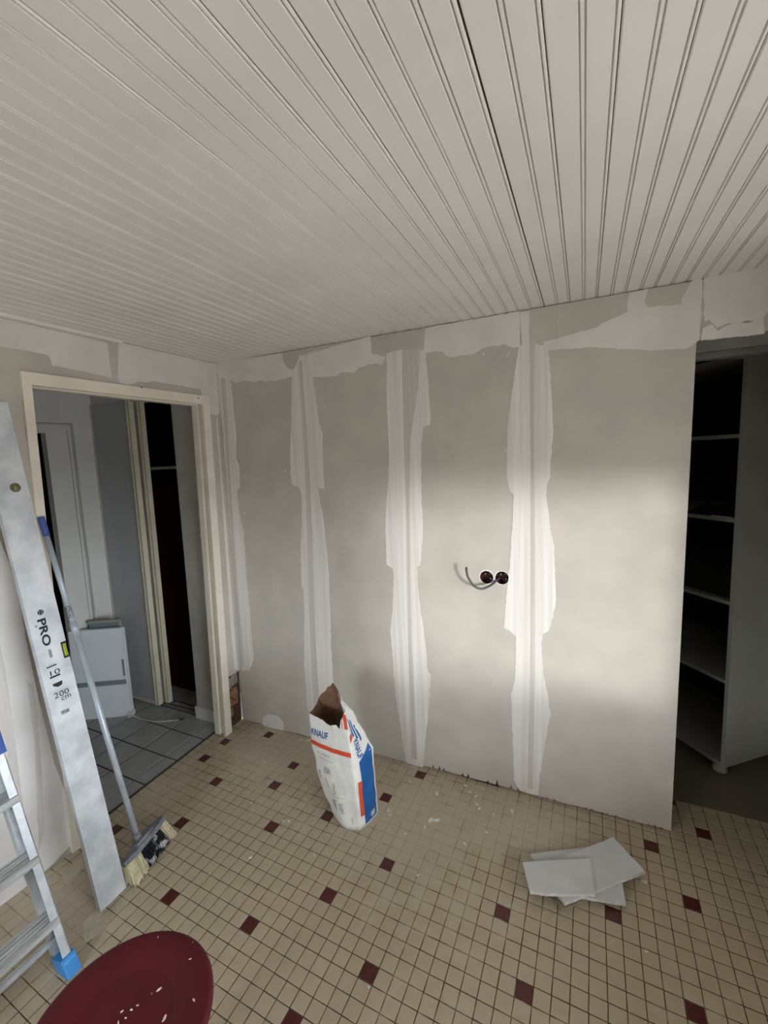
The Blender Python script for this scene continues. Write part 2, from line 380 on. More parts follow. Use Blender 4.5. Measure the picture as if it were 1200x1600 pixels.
# ceiling of narrow beaded boards
ce = struct(box('ceiling', -0.1, X1+0.05, Y0, 0.15, H+0.014, H+0.05, 'gap'), 'painted white ceiling of narrow beaded tongue and groove boards')
P_ = 0.1030
def board_profile():
    h = P_/2
    # (x, z): z measured down from H; joint bead at the right edge, fake joint in the middle
    pr = [(-h+0.0008, 0.010), (-h+0.0008, 0.003), (-h+0.003, 0.0)]
    for c in (0.0,):
        pr += [(c-0.0062, 0.0), (c-0.0048, 0.0042), (c-0.0034, 0.0042), (c-0.0022, 0.0004), (c+0.0022, 0.0004), (c+0.0034, 0.0042), (c+0.0048, 0.0042), (c+0.0062, 0.0)]
    pr += [(h-0.0095, 0.0), (h-0.0080, 0.0044), (h-0.0066, 0.0044), (h-0.0054, 0.0004), (h-0.0026, 0.0004), (h-0.0008, 0.003), (h-0.0008, 0.010)]
    return pr
pr = board_profile()
bx0 = 1.954-P_*20
bme = bpy.data.meshes.new('ceiling_board')
nP = len(pr); V = [(x, Y0+0.01, z) for x, z in pr]+[(x, 0.04, z) for x, z in pr]
bme.from_pydata(V, [], [(i, i+1, i+1+nP, i+nP) for i in range(nP-1)]); bme.materials.append(M['ceiling'])
for k in range(0, 36):
    x = bx0+k*P_
    if x-P_/2 < -0.06 or x > X1+0.04: continue
    o = bpy.data.objects.new('board', bme); dx = 0.0
    if abs(x-1.954+P_) < 0.02: dx = -0.0018
    o.location = (x+dx, 0, H+random.uniform(-0.0006, 0.0006)); put(o, ce)
struct(boxes('trim_2', [(-3.19, -0.62, H-0.012, H+0.001, -0.005, 0.016)], 'ceiling', f=lambda y, z, d: LW(y, z, d)), 'thin white cove strip where ceiling meets the doorway wall')

# ---- plasterboard wall (facing the camera)
wf = struct(boxes('wall_front', [(-0.02, 2.452, 0.0, 2.13, -0.085, -0.070), (2.40, 2.452, 0.0, 2.13, -0.075, -0.016), (-0.02, X1+0.1, 2.13, H+0.02, -0.085, -0.02)], 'mortar',
                  f=lambda x, z, d: RW(x, z, d)), 'plasterboard partition wall with white filled joints beside the dark opening')
def jag(x0, x1, zb, seed, amp):
    rnd = random.Random(seed); out = []; x = x1
    while x > x0+0.02:
        out.append((x, zb+rnd.uniform(0, 0.004)))
        if amp and rnd.random() < 0.5:
            out.append((x-0.006, zb+rnd.uniform(0.012, amp))); out.append((x-0.012, zb+rnd.uniform(0, 0.004)))
        x -= rnd.uniform(0.02, 0.05)
    return out
JB = [rw_px(760.3, 902), rw_px(784.5, 903)]
HR = 0.0335
def circ(c, r, n=24, ph=0): return [(c[0]+r*math.cos(2*math.pi*k/n+ph), c[1]+r*math.sin(2*math.pi*k/n+ph)) for k in range(n)]
seams = [-0.012, 0.640, 1.192, 1.832, 2.456]
for k in range(4):
    a, b = seams[k]+0.0002, seams[k+1]-0.0002
    zb = [0.004, 0.004, 0.010, 0.006][k]
    loop = [(a, zb), (a, 2.155), (b, 2.135 if k == 3 else 2.155), (b, zb)] + jag(a, b, zb, 5+k, [0, 0, 0.036, 0.012][k])
    if k == 3: loop = [(a, zb), (a, 2.155), (b-.05, 2.155), (b-.05, 2.135), (b, 2.135), (b-0.004, zb)] + jag(a, b-0.01, zb, 8, 0.010)
    hol = [circ(c, HR) for c in JB] if k == 2 else []
    sheet('drywall_panel', [loop]+hol, RW, -0.0125, 0.0, 'drywall', wf, edge='drywall_side')
top = [-0.012, 0.55, 1.192, 1.95, 2.46, 3.38]
for k in range(5):
    a, b = top[k]+0.0002, top[k+1]-0.0002
    zb = 2.127 if k == 4 else 2.1552
    sheet('drywall_strip', [[(a, zb), (a, H-0.004), (b, H-0.004), (b, zb)]], RW, -0.0125, 0.0, 'drywall', wf, edge='drywall_side')

def comp(name, px, m, d, amp=0.0022, seed=1.0, parent=wf, f=RW, conv=rw_px, step=0.008):
    return sheet(name, [rough_loop([conv(*q) for q in px], step, amp, seed)], f, -0.001, d, m, parent)
# joint over seam 1, 2, 3 and the corner
S1 = [(468, 556), (456, 588), (455, 660), (453.6, 706), (454, 740), (456, 758), (467, 761), (471, 770), (472, 820), (470, 858), (471.5, 916), (474, 918), (475.6, 944), (475.6, 1037),
      (478.4, 1075), (481, 1109), (489, 1153), (531, 1166), (527, 1120), (520.6, 1064), (518.8, 1037), (517, 1009), (516, 972), (514.6, 944), (513, 887), (509.4, 850), (504, 800), (500, 786), (496, 762),
      (507, 764), (504.4, 720), (503.6, 680), (498, 660), (493, 620), (489, 588), (484, 554)]
S2 = [(604, 552), (605, 642), (608, 712), (607, 749), (602.5, 812), (604, 882), (614, 888), (615, 895), (614, 945), (610, 987), (614, 1030), (618, 1087), (626.6, 1138), (634, 1190), (642, 1196),
      (660.6, 1198), (663, 1172), (669, 1115), (673, 1055), (668, 1047), (665, 1007), (658, 959), (652, 917), (651, 886), (656, 883), (659, 860), (660.6, 826), (658, 769), (658, 698),
      (661.5, 667), (672, 663), (673, 653), (669, 599), (665, 548), (640, 546), (616, 548)]
S3 = [(811, 540), (806, 571), (798, 627), (792, 670), (792, 746), (796.5, 766), (802, 773), (801, 812), (795, 900), (792, 922), (787, 982), (796, 984), (806, 994.6), (805, 1058), (798.6, 1087), (801, 1157),
      (803.6, 1220), (812, 1234), (823.5, 1239), (840.5, 1243), (843, 1214), (854.6, 1143), (859.5, 1115), (856, 1087), (849, 1053), (846, 1016), (847.6, 990), (857, 986), (864, 964), (869, 936), (866, 874),
      (866, 854), (860, 826), (854.6, 783), (853, 763), (859, 746), (864.6, 670), (860, 585), (856, 546), (849, 540), (840, 538)]
S0 = [(339, 572), (352, 592), (361, 598), (364, 630), (369, 680), (369, 716), (374, 728), (375, 762), (370, 766), (373, 796), (380, 830), (382, 858), (384.7, 902), (391, 962), (392, 985), (396.5, 1030),
      (390, 1047), (378, 1049), (374, 1000), (364, 880), (352, 720)]
for nm, S, sd_ in (('joint_compound', S1, 3), ('joint_compound', S2, 5), ('joint_compound', S3, 7), ('joint_compound', S0, 9)): comp(nm, S, 'compound', 0.0014, 0.0036, sd_)
# ridges of a thicker second coat and the darker taped centre line of every joint
T1 = [(467, 566), (471, 640), (475, 700), (478, 760), (480, 850), (483, 950), (487, 1060), (492, 1115), (500, 1115), (496, 1050), (492, 950), (489, 850), (485, 760), (481, 690), (476, 620), (472, 562)]
T2 = [(629, 545), (629, 600), (631, 690), (635, 800), (636, 900), (638, 1010), (640, 1100), (643, 1185), (652, 1187), (648, 1100), (644, 1000), (641, 900), (640, 800), (641, 690), (648, 640), (654, 600), (656, 548)]
T3 = [(828, 530), (828, 600), (829, 700), (829, 800), (829, 900), (829, 1000), (827, 1090), (825, 1180), (824, 1232), (833, 1234), (834, 1150), (836, 1050), (836, 950), (836, 800), (835, 700), (835, 600), (836, 530)]
T0 = [(345, 590), (352, 680), (358, 780), (366, 900), (374, 1010), (377, 1040), (381, 1040), (378, 1000), (370, 900), (362, 780), (357, 680), (352, 592)]
for nm, S, sd_ in (('joint_tape', T1, 2), ('joint_tape', T2, 4), ('joint_tape', T3, 6), ('joint_tape', T0, 8)): comp(nm, S, 'tape', 0.0019, 0.0012, sd_)
R_ = [[(812, 488), (816, 540), (814, 700), (812, 860), (812, 1000), (814, 1120), (818, 1225), (823, 1230), (822, 1120), (823, 1000), (824, 860), (826, 700), (827, 560), (828, 487)],
      [(837, 545), (838, 700), (839, 900), (839, 1050), (838, 1180), (843, 1180), (845, 1040), (845, 900), (845, 700), (846, 545)],
      [(618, 556), (620, 700), (622, 850), (625, 1000), (628, 1100), (632, 1150), (636, 1150), (633, 1000), (632, 850), (631, 700), (628, 556)],
      [(645, 700), (644, 850), (647, 1000), (650, 1100), (652, 1170), (657, 1160), (658, 1060), (655, 960), (650, 850), (652, 700)],
      [(492, 780), (494, 900), (498, 1000), (502, 1100), (508, 1100), (506, 1000), (503, 900), (499, 800)]]
for k, S in enumerate(R_): comp('compound_ridge', S, 'compound', 0.0022, 0.0014, 20+k)
TOPS = [[(337, 566), (441, 552), (443, 566), (448, 574), (458, 578), (470, 560), (476, 558), (470, 590), (456, 588), (440, 593), (412, 597), (408, 594), (398, 597), (388, 595), (380, 594), (372, 598), (360, 595), (342, 592)],
        [(471, 556), (579, 525), (581, 553), (602, 557), (597, 570), (587, 567), (570, 572), (562, 574), (554, 582), (533, 582), (525, 588), (492, 589), (482, 588), (474, 575)],
        [(665, 512), (812, 486), (812, 542), (801, 544), (792, 540), (787, 537), (781, 540), (770, 540), (753, 544), (744, 551), (730, 555), (702, 558), (696, 555), (693, 550), (662, 551)],
        [(850, 535), (880, 527), (933, 510), (960, 497), (980, 488), (982, 457), (1013, 451), (1007, 473), (1013, 480), (1063, 475), (1070, 455), (1083, 436), (1098, 434), (1094, 530), (1087, 535), (1073, 545),
         (1033, 547), (967, 545), (933, 543), (883, 545), (853, 547), (846, 544)],
        [(1099, 434), (1230, 402), (1230, 480), (1200, 488), (1193, 497), (1170, 504), (1140, 506), (1120, 512), (1108, 500), (1100, 503)],
        [(1098, 515), (1112, 505), (1122, 517), (1135, 508), (1150, 505), (1193, 496), (1195, 520), (1140, 528), (1096, 532)]]
for k, S in enumerate(TOPS): comp('ceiling_joint_compound', S, 'compound_top', 0.0011, 0.0045, 31+k)
comp('compound_patch', [(410, 1128), (412, 1120), (420, 1116), (432, 1117), (440, 1124), (444, 1132), (443, 1141), (434, 1139), (428, 1142), (414, 1139)], 'compound_top', 0.003, 0.003, 51)
for k, (u, v) in enumerate([(508, 634), (383, 745), (382, 802), (607, 573), (614, 577), (792, 556), (795, 552), (756, 553), (790, 703), (446, 735)]):
    c = rw_px(u, v); comp_ = sheet('compound_splash', [[(c[0]+0.004*math.cos(t)*random.uniform(.5, 1), c[1]+0.010*math.sin(t)*random.uniform(.5, 1)) for t in (0, .8, 1.6, 2.4, 3.2, 4, 4.8, 5.5)]], RW, -0.001, 0.0012, 'compound_top', wf)

# ---- left wall with the doorway
wl = struct(boxes('wall_left', [(Y0, -1.045, 0.0, H+0.01, -0.078, 0.0), (-1.045, -0.125, 2.115, H+0.01, -0.078, 0.0), (-0.125, 0.03, 0.37, H+0.01, -0.078, 0.0), (-0.125, 0.03, 0.0, 0.37, -0.078, -0.040)],
                  'drywall', f=lambda y, z, d: LW(y, z, d)), 'grey plasterboard wall with the open doorway and white filler band on top')
def lcomp(name, px, m, d, seed, amp=0.002): return comp(name, px, m, d, amp, seed, wl, LW, lw_px)
lcomp('filler_band', [(-40, 488), (0, 497), (160, 534), (168, 537), (174, 590), (128, 580), (81, 571), (78, 558), (74, 555), (48, 549), (0, 541), (-40, 534)], 'compound_top', 0.0012, 61)
lcomp('filler_band', [(185, 535), (338, 569), (341, 600), (343, 645), (338, 649), (327, 646), (316, 626), (314, 609), (300, 606), (237, 595), (230, 598), (218, 595), (200, 602), (187, 598), (183, 592)], 'compound_top', 0.0012, 62)
lcomp('corner_filler', [(339, 648), (343, 700), (350, 780), (358, 880), (367, 1000), (372, 1046), (366, 1046), (360, 980), (352, 860), (345, 760), (337, 660)], 'compound_top', 0.0016, 63, 0.0014)
lcomp('plaster_coat', [(-60, 905), (0, 930), (12, 962), (28, 976), (40, 1000), (62, 1100), (84, 1190), (110, 1260), (128, 1302), (80, 1352), (-60, 1480)], 'plaster_left', 0.0022, 64)
lcomp('plaster_coat', [(-60, 800), (0, 846), (14, 880), (30, 930), (42, 1010), (10, 1000), (-60, 960)], 'plaster_left', 0.0012, 65)
lcomp('plaster_ridge', [(40, 1060), (50, 1070), (58, 1120), (64, 1200), (68, 1300), (60, 1330), (58, 1260), (54, 1160), (46, 1100)], 'compound', 0.0034, 66)
lcomp('plaster_ridge', [(-30, 985), (-2, 1000), (10, 1060), (18, 1120), (28, 1200), (36, 1260), (20, 1250), (8, 1160), (-30, 1080)], 'compound', 0.0034, 67)
lcomp('torn_patch', [(112, 1300), (118, 1285), (122, 1280), (121, 1300), (124, 1310), (116, 1312)], 'flake', 0.0034, 68)

# broken out corner: rubble and bricks behind the missing plaster
boxes('mortar_bed', [(-0.122, 0.02, 0.0, 0.37, -0.039, -0.028)], 'rubble', wl, f=lambda y, z, d: LW(y, z, d))
for (y0, y1, z0, z1, m) in ((-0.115, -0.062, 0.275, 0.350, 'mortar'), (-0.058, -0.006, 0.285, 0.362, 'mortar'), (-0.098, -0.012, 0.150, 0.262, 'brick'), (-0.112, -0.060, 0.080, 0.140, 'brick'),
                        (-0.052, -0.008, 0.040, 0.135, 'rubble'), (-0.108, -0.066, 0.012, 0.070, 'rubble')):
    dd = random.uniform(-0.016, -0.004)
    sheet('brick', [rough_loop([(y0, z0), (y0, z1), (y1, z1), (y1, z0)], 0.012, 0.004, y0*99)], LW, -0.030, dd, m, wl)

# ---- door frame (no leaf)
df = struct(boxes('trim_3', [(-0.160, -0.108, 0.0, 2.142, -0.002, 0.016), (-0.142, -0.108, 0.0, 2.132, -0.078, -0.002),
                             (-1.058, -1.024, 0.0, 2.142, -0.002, 0.016), (-1.056, -1.028, 0.0, 2.132, -0.078, -0.002),
                             (-1.024, -0.160, 2.092, 2.142, -0.002, 0.016), (-1.053, -0.108, 2.102, 2.132, -0.078, -0.002)], 'frame_paint', f=lambda y, z, d: LW(y, z, d)),
            'cream painted doorway frame without a door leaf')
for b in [(-0.158, -0.142, 0.0, 2.100, -0.080, -0.040), (-1.028, -1.023, 0.0, 2.100, -0.080, -0.056), (-1.024, -0.142, 2.088, 2.102, -0.080, -0.040)]:
    boxes('door_stop', [b], 'frame_paint', df, f=lambda y, z, d: LW(y, z, d))
for u, v in ((218, 606), (307, 622)):
    c = lw_px(u, v); boxes('nail_hole', [(c[0]-.004, c[0]+.004, c[1]-.003, c[1]+.003, 0, .0165)], 'black', df, f=lambda y, z, d: LW(y, z, d))

# ---- unseen walls with the two windows
def wall_open(name, ax, c, s, win, label, m='drywall'):
    _, _, a0, a1, z0, z1 = win; lo, hi = s
    f = (lambda a, z, d: (c+d, a, z)) if ax == 'x' else (lambda a, z, d: (a, c-d, z))
    return struct(boxes(name, [(lo, a0, 0, H+.01, 0, .2), (a1, hi, 0, H+.01, 0, .2), (a0, a1, 0, z0, 0, .2), (a0, a1, z1, H+.01, 0, .2)], m, f=f), label)
wall_open('wall_right', 'x', X1, (Y0-0.2, 0.1), WIN[0], 'wall with the half shuttered window behind the photographer')
wall_open('wall_back', 'y', Y0, (-0.1, X1+0.2), WIN[1], 'back wall with a second window')
for n, (ax, c, a0, a1, z0, z1) in enumerate(WIN):
    f = (lambda a, z, d: (c+d, a, z)) if ax == 'x' else (lambda a, z, d: (a, c-d, z))
    w = struct(boxes('window_%d' % (n+1), [(a0, a0+.05, z0, z1, .08, .14), (a1-.05, a1, z0, z1, .08, .14), (a0, a1, z0, z0+.05, .08, .14), (a0, a1, z1-.03, z1, .08, .14)], 'frame_paint', f=f),
               'white framed window with its roller shutter half down')
    boxes('shutter', [(a0, a1, z1-.02, z1+.06, .15, .17)], 'shutter', w, f=f)
struct(box('sky_block_slab', 3.5, 5.4, -4.6, 1.2, 1.86, 2.02, 'mortar'), 'added unseen concrete slab outside the window, blocking the high sky')  # added slab out of view, keeps high sky off the lower wall and floor
struct(boxes('wall_shade_pier', [(3.02, X1, -0.62, -0.03, 0, H+.01)], 'drywall'), 'added unseen pier shading the floor beside the storeroom opening')  # pier added as an occluder, softly shadows the floor by the opening

# ---- storeroom behind the opening
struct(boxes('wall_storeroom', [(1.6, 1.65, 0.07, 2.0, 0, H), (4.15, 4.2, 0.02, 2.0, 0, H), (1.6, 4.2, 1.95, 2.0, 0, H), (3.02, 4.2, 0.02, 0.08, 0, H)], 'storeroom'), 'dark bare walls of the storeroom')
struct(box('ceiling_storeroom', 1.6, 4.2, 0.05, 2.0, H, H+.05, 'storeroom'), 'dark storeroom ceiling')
rail = struct(boxes('trim_4', [(2.448, 3.1, 0.045, 0.125, 2.092, 2.135), (2.448, 3.1, 0.028, 0.055, 2.080, 2.128), (2.448, 3.1, 0.070, 0.080, 2.060, 2.095), (2.448, 3.1, 0.112, 0.122, 2.060, 2.095)], 'rail'),
              'grey sliding door track along the head of the dark opening')
# tall cabinet standing askew
K = Vector((2.738, 0.487, 0)); fd = Vector((-0.652, 0.758, 0)); sd2 = Vector((0.758, 0.652, 0))
def CB(a, b, z): return K+fd*a+sd2*b+Vector((0, 0, z))
WC, DC = 0.85, 0.58
cab = tag(empty('tall_cabinet', K), 'tall white open shelf cabinet standing askew in the dark storeroom', 'cabinet')
box('side_panel', 0, 0.018, 0, DC, 0.060, 2.13, 'melamine', cab, CB); box('side_panel', WC-.018, WC, 0, DC, 0.060, 2.13, 'melamine', cab, CB)
box('back_panel', 0.018, WC-.018, DC-.01, DC, 0.060, 2.13, 'shelf_inner_shaded', cab, CB)
box('bottom_panel', 0.018, WC-.018, 0.0, DC-.01, 0.060, 0.080, 'melamine', cab, CB); box('top_panel', 0.018, WC-.018, 0.0, DC-.01, 2.11, 2.13, 'melamine', cab, CB)
SHZ = [0.524, 0.937, 1.351, 1.757]
for z in SHZ: box('shelf', 0.018, WC-.018, 0.004, DC-.01, z-0.009, z+0.009, 'melamine', cab, CB)
for a, b in ((0.055, 0.05), (WC-.055, .05), (.055, DC-.05), (WC-.055, DC-.05)):
    c = CB(a, b, 0); lathe('foot', [(0.030, 0.0006), (0.034, 0.006), (0.034, 0.020), (0.022, 0.030), (0.020, 0.060)], (c.x, c.y, 0), 'melamine', cab, 20)
# dark things on the shelves
V = []; F = []; na, nb = 14, 10
def heap(name, a0, a1, b0, b1, z, h, m, seed, label, cat, th=0.003):
    V = []; F = []
    for i in range(na+1):
        for j in range(nb+1):
            s_, t_ = i/na, j/nb; e_ = math.sin(math.pi*s_)*math.sin(math.pi*t_)
            q = noise.noise(Vector((s_*3+seed, t_*3, seed)))
            V.append(CB(a0+(a1-a0)*s_, b0+(b1-b0)*t_, z+th+max(0, e_**0.45*h*(0.75+0.5*q))))
    n = len(V)
    for i in range(na+1):
        for j in range(nb+1): V.append(CB(a0+(a1-a0)*i/na, b0+(b1-b0)*j/nb, z))
    W_ = nb+1
    for i in range(na):
        for j in range(nb):
            a = i*W_+j; F += [(a, a+1, a+W_+1, a+W_), (n+a, n+a+W_, n+a+W_+1, n+a+1)]
    for i in range(na): F += [(i*W_, (i+1)*W_, n+(i+1)*W_, n+i*W_), (i*W_+nb, n+i*W_+nb, n+(i+1)*W_+nb, (i+1)*W_+nb)]
    for j in range(nb): F += [(j, n+j, n+j+1, j+1), (na*W_+j, na*W_+j+1, n+na*W_+j+1, n+na*W_+j)]
    return tag(fixn(mk(name, V, F, m, smooth=True)), label, cat)
heap('folded_cloth', 0.03, 0.30, 0.03, 0.30, 1.3605, 0.055, 'paper_dark', 2.0, 'small dark cloth heap on the upper middle cabinet shelf', 'cloth')
heap('black_bag', 0.03, 0.55, 0.05, 0.36, 0.9465, 0.26, 'paper_dark', 5.0, 'black soft bag filling the middle cabinet shelf', 'bag')
tag(box('booklet', 0.035, 0.14, 0.010, 0.030, 1.3605, 1.365, 'offcut', f=CB), 'thin pale booklet at the front of a cabinet shelf', 'booklet')

# ---- hallway
struct(boxes('wall_hallway_side', [(-0.36, -0.090, -0.105, 0.02, 0.0, H)], 'hall_wall', f=HL), 'grey hallway wall stub right behind the door frame')
struct(boxes('baseboard_hallway', [(-0.362, -0.112, -0.125, -0.105, 0.0, 0.085)], 'hall_paint', f=HL), 'pale plinth tile at the foot of the hallway stub wall')
sw = tag(empty('light_switch', HL(-0.175, -0.107, 1.27)), 'small round white wall fitting on the hallway stub wall', 'switch')
fn = lambda r, h, n=16: None
for nm, r, h0, h1, m in (('plate', 0.020, 0.0, 0.006, 'hall_paint'), ('button', 0.010, 0.006, 0.011, 'white_gloss')):
    c = HL(-0.175, -0.1055, 1.295); tube(nm, [c+Vector((0, -h0, 0)), c+Vector((0, -h1, 0))], r, m, sw, 18)
struct(boxes('wall_hallway_end', [(-1.25, -1.150, -0.270, 0.0, 0, H), (-1.25, -1.150, -0.430, -0.270, 2.030, H), (-1.25, -1.150, -1.9, -0.430, 2.030, H), (-1.25, -1.150, -1.9, -1.20, 0, 2.030)], 'hall_paint', f=HL),
       'pale grey end wall of the hallway')
d3 = struct(boxes('trim_5', [(-1.20, -1.145, -0.424, -0.281, 0, 2.035), (-1.20, -1.145, -1.22, -0.424, 1.992, 2.035)], 'hall_paint', f=HL), 'grey painted casing around the dark hallway doorway')
boxes('casing_bead', [(-1.145, -1.132, -0.296, -0.281, 0, 2.035), (-1.145, -1.132, -1.22, -0.296, 2.020, 2.035)], 'hall_paint', d3, f=HL)
boxes('casing_bead', [(-1.150, -1.158, -0.281, -0.250, 0, 2.060), (-1.150, -1.158, -1.22, -0.250, 2.052, 2.060)], 'hall_paint', d3, f=HL)
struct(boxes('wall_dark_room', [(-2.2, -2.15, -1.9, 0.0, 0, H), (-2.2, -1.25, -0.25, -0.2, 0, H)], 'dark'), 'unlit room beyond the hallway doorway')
struct(boxes('wall_hallway_back', [(-2.2, -0.10, -1.95, -1.9, 0, H)], 'hall_wall', f=HL), 'far side wall of the hallway')
struct(box('ceiling_hallway', -2.2, -0.06, -1.95, 0.6, H, H+.04, 'hall_wall'), 'hallway ceiling')
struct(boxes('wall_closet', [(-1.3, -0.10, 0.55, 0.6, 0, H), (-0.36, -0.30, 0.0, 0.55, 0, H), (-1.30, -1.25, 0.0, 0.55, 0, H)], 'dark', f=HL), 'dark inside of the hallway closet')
struct(boxes('trim_6', [(-1.150, -0.36, -0.115, -0.012, 2.18, H)], 'hall_paint', f=HL), 'head panel above the sliding closet doors')
struct(boxes('trim_7', [(-1.2, -0.362, -0.112, -0.100, 0.0, 0.006), (-1.2, -0.362, -0.076, -0.064, 0.0, 0.006), (-1.2, -0.362, -0.036, -0.022, 0.0, 0.006)], 'rail'), 'low floor track of the sliding closet doors')
for n, (x0, x1, y0, y1) in enumerate(((-1.148, -0.735, -0.125, -0.090), (-1.148, -0.690, -0.076, -0.044))):
    d = struct(boxes('door_%d' % (n+1), [(x0, x1-0.045, y0+0.004, y1-0.004, 0.014, 2.19)], 'slide_grey', f=HL), ['grey sliding closet door in cream edge frame', 'second sliding closet door, only its cream edge showing'][n])
    boxes('edge_frame', [(x1-0.045, x1, y0, y1, 0.010, 2.195)], 'slide_frame', d, f=HL)
    boxes('edge_frame', [(x1-0.030, x1-0.022, y0-0.004, y0, 0.010, 2.195)], 'slide_frame', d, f=HL)
    boxes('edge_frame', [(x0, x1-.045, y0, y1, 0.010, 0.030)], 'slide_frame', d, f=HL)
    boxes('edge_frame', [(x0, x0+.012, y0-.004, y0, 0.010, 2.195)], 'slide_frame', d, f=HL)
tag(boxes('closet_shelf', [(-1.24, -0.362, 0.02, 0.53, 1.722, 1.742)], 'melamine', f=HL), 'pale shelf board high inside the dark hallway closet', 'shelf')
ch = tag(empty('red_chest', (-0.62, 0.2, 0)), 'dark red chest of drawers inside the hallway closet', 'chest')
boxes('body', [(-1.0, -0.372, 0.16, 0.5, 0.0, 1.60)], 'red_dark', ch, f=HL)
for z in (0.10, 0.48, 0.86, 1.24):
    dr = boxes('drawer', [(-0.98, -0.39, 0.148, 0.16, z, z+0.34)], 'red_dark', ch, f=HL)
    for x in (-0.50,):
        c = HL(x, 0.148, z+0.17); tube('knob', [c, c+Vector((0, -.012, 0)), c+Vector((0, -.022, 0))], 0.010, 'offcut_brown', dr, 12, r1=0.014)

# white furniture panels parked in the hallway
pe = Vector((0.865, 0.502, 0)); pn = Vector((-0.502, 0.865, 0)); p0 = Vector((-1.205, -0.492, 0))
def PN(a, b, z): return p0+pe*a+pn*(b+0.02*z)+Vector((0, 0, z))
hp = tag(empty('white_panel', p0+pe*0.2), 'white lacquered cabinet front with grey band leaning in the hallway', 'panel')
box('board', 0.085, 0.430, 0, 0.030, 0.0, 0.235, 'white_gloss', hp, PN); box('grey_band', 0.085, 0.430, 0.004, 0.028, 0.235, 0.272, 'grey_band', hp, PN)
box('board', 0.085, 0.430, 0, 0.030, 0.272, 0.645, 'white_gloss', hp, PN)
box('side_edge', 0.430, 0.440, -0.004, 0.034, 0.02, 0.640, 'white_gloss', hp, PN); box('latch', 0.416, 0.430, -0.006, 0.0, 0.30, 0.42, 'grey_band', hp, PN, bevel=0.001)
box('handle', 0.395, 0.430, -0.004, 0.0, 0.455, 0.53, 'white_gloss', hp, PN, bevel=0.001); box('corner_cap', 0.420, 0.450, -0.012, 0.03, 0.0, 0.035, 'white_gloss', hp, PN, bevel=0.002)
tr = tag(empty('grey_tray', PN(0.3, 0.08, 0)), 'pale shallow tray standing behind the white hallway panel', 'tray')
box('bottom', 0.19, 0.395, 0.062, 0.072, 0.0, 0.680, 'grey_band', tr, PN); box('rim', 0.185, 0.400, 0.045, 0.078, 0.675, 0.690, 'melamine', tr, PN, bevel=0.004)
box('rim', 0.390, 0.400, 0.052, 0.078, 0.0, 0.675, 'melamine', tr, PN)
cp = [on_floor(200, 1121, 0.03), on_floor(208, 1119, 0.012), on_floor(222, 1124, 0.004), on_floor(240, 1127, 0.004), on_floor(260, 1126.5, 0.004), on_floor(280, 1125, 0.004)]
pc = tag(empty('power_cord', on_floor(240, 1127)), 'white power cord with dark plug lying on grey hallway tiles', 'cord')
tube('cord', curve(cp), 0.0036, 'cord', pc, 8)
e0 = on_floor(280, 1125, 0.006); e1 = on_floor(288, 1123.5, 0.006); tube('plug', [e0, e0.lerp(e1, .5), e1], 0.006, 'cable', pc, 10)
e2 = on_floor(294, 1124.5, 0.004); tube('pin', [e1, e2], 0.002, 'alu', pc, 6)

# ------------------------------------------------------------------ junction boxes and cable in the wall
for k, c in enumerate(JB):
    t = tag(empty('junction_box', RW(c[0], c[1], 0)), ['round maroon junction box set in the wall beside the cable bend', 'round maroon junction box set in the wall next to the white joint'][k], 'junction box')
    n = 24; V = []; F = []
    prof = [(HR-0.0004, -0.001), (HR-0.0008, -0.045), (0.0, -0.045)]
    for r, d in prof[:2]:
        for q in circ(c, r, n): V.append(RW(q[0], q[1], d))
    F += [(i, (i+1) % n, n+(i+1) % n, n+i) for i in range(n)]; F.append(tuple(range(n, 2*n)))
    mk('cup', V, F, 'box_red', t)
    sheet('rim', [circ(c, HR+0.0035, n), circ(c, HR-0.0012, n)], RW, 0.0, 0.0010, 'flake', t)
    for q in ((-.014, .010), (.012, -.012), (.010, .014)):
        P = RW(c[0]+q[0], c[1]+q[1], -0.040); tube('terminal', [P, P+Vector((0, -.016, 0)), P+Vector((.006, -.028, .004))], 0.0045, 'box_red', t, 8)
c = JB[1]
cpts = [RW(c[0]-0.020, c[1]-0.010, -0.035), RW(c[0]-0.028, c[1]-0.016, 0.004)]
def wpx(u, v, d):
    P = on_plane(u, v, (0, -0.025-d, 0), (0.02, -1, 0)); return P
cpts += [wpx(764, 916, 0.040), wpx(752, 920, 0.065), wpx(741, 915.5, 0.080), wpx(732, 903, 0.088), wpx(729, 892, 0.086), wpx(729, 886.5, 0.080)]
ec = tag(empty('electric_cable', cpts[1]), 'bent grey electric cable sticking out of the round wall boxes', 'cable')
tube('sheath', curve(cpts, 8), 0.0056, 'cable', ec, 10)
q0 = cpts[-1]; tube('wire', [q0, q0+Vector((0.0008, 0.001, 0.009))], 0.0014, 'offcut_brown', ec, 6)

# ------------------------------------------------------------------ plaster bag
bc = Vector((1.136, -0.50, 0)); be = Vector((0.99, -0.14, 0)).normalized(); bn = Vector((-be.y, be.x, 0))
def interp(tab, z):
    if z <= tab[0][0]: return tab[0][1]
    for (a, va), (b, vb) in zip(tab, tab[1:]):
        if z <= b: t = (z-a)/(b-a); t = t*t*(3-2*t); return va+(vb-va)*t
    return tab[-1][1]
A0F = [(0, -0.145), (0.03, -0.175), (0.118, -0.222), (0.227, -0.254), (0.356, -0.276), (0.6, -0.276)]
A1F = [(0, -0.004), (0.19, -0.014), (0.41, -0.030), (0.5, -0.036), (0.62, -0.05)]
A1B = [(0, 0.012), (0.2, 0.010), (0.34, 0.002), (0.40, -0.03), (0.48, -0.085), (0.57, -0.165), (0.63, -0.19)]
A0B = [(0, -0.150), (0.118, -0.222), (0.227, -0.262), (0.40, -0.30), (0.52, -0.325), (0.62, -0.30)]
UF, US, UB = 0.37, 0.50, 0.87
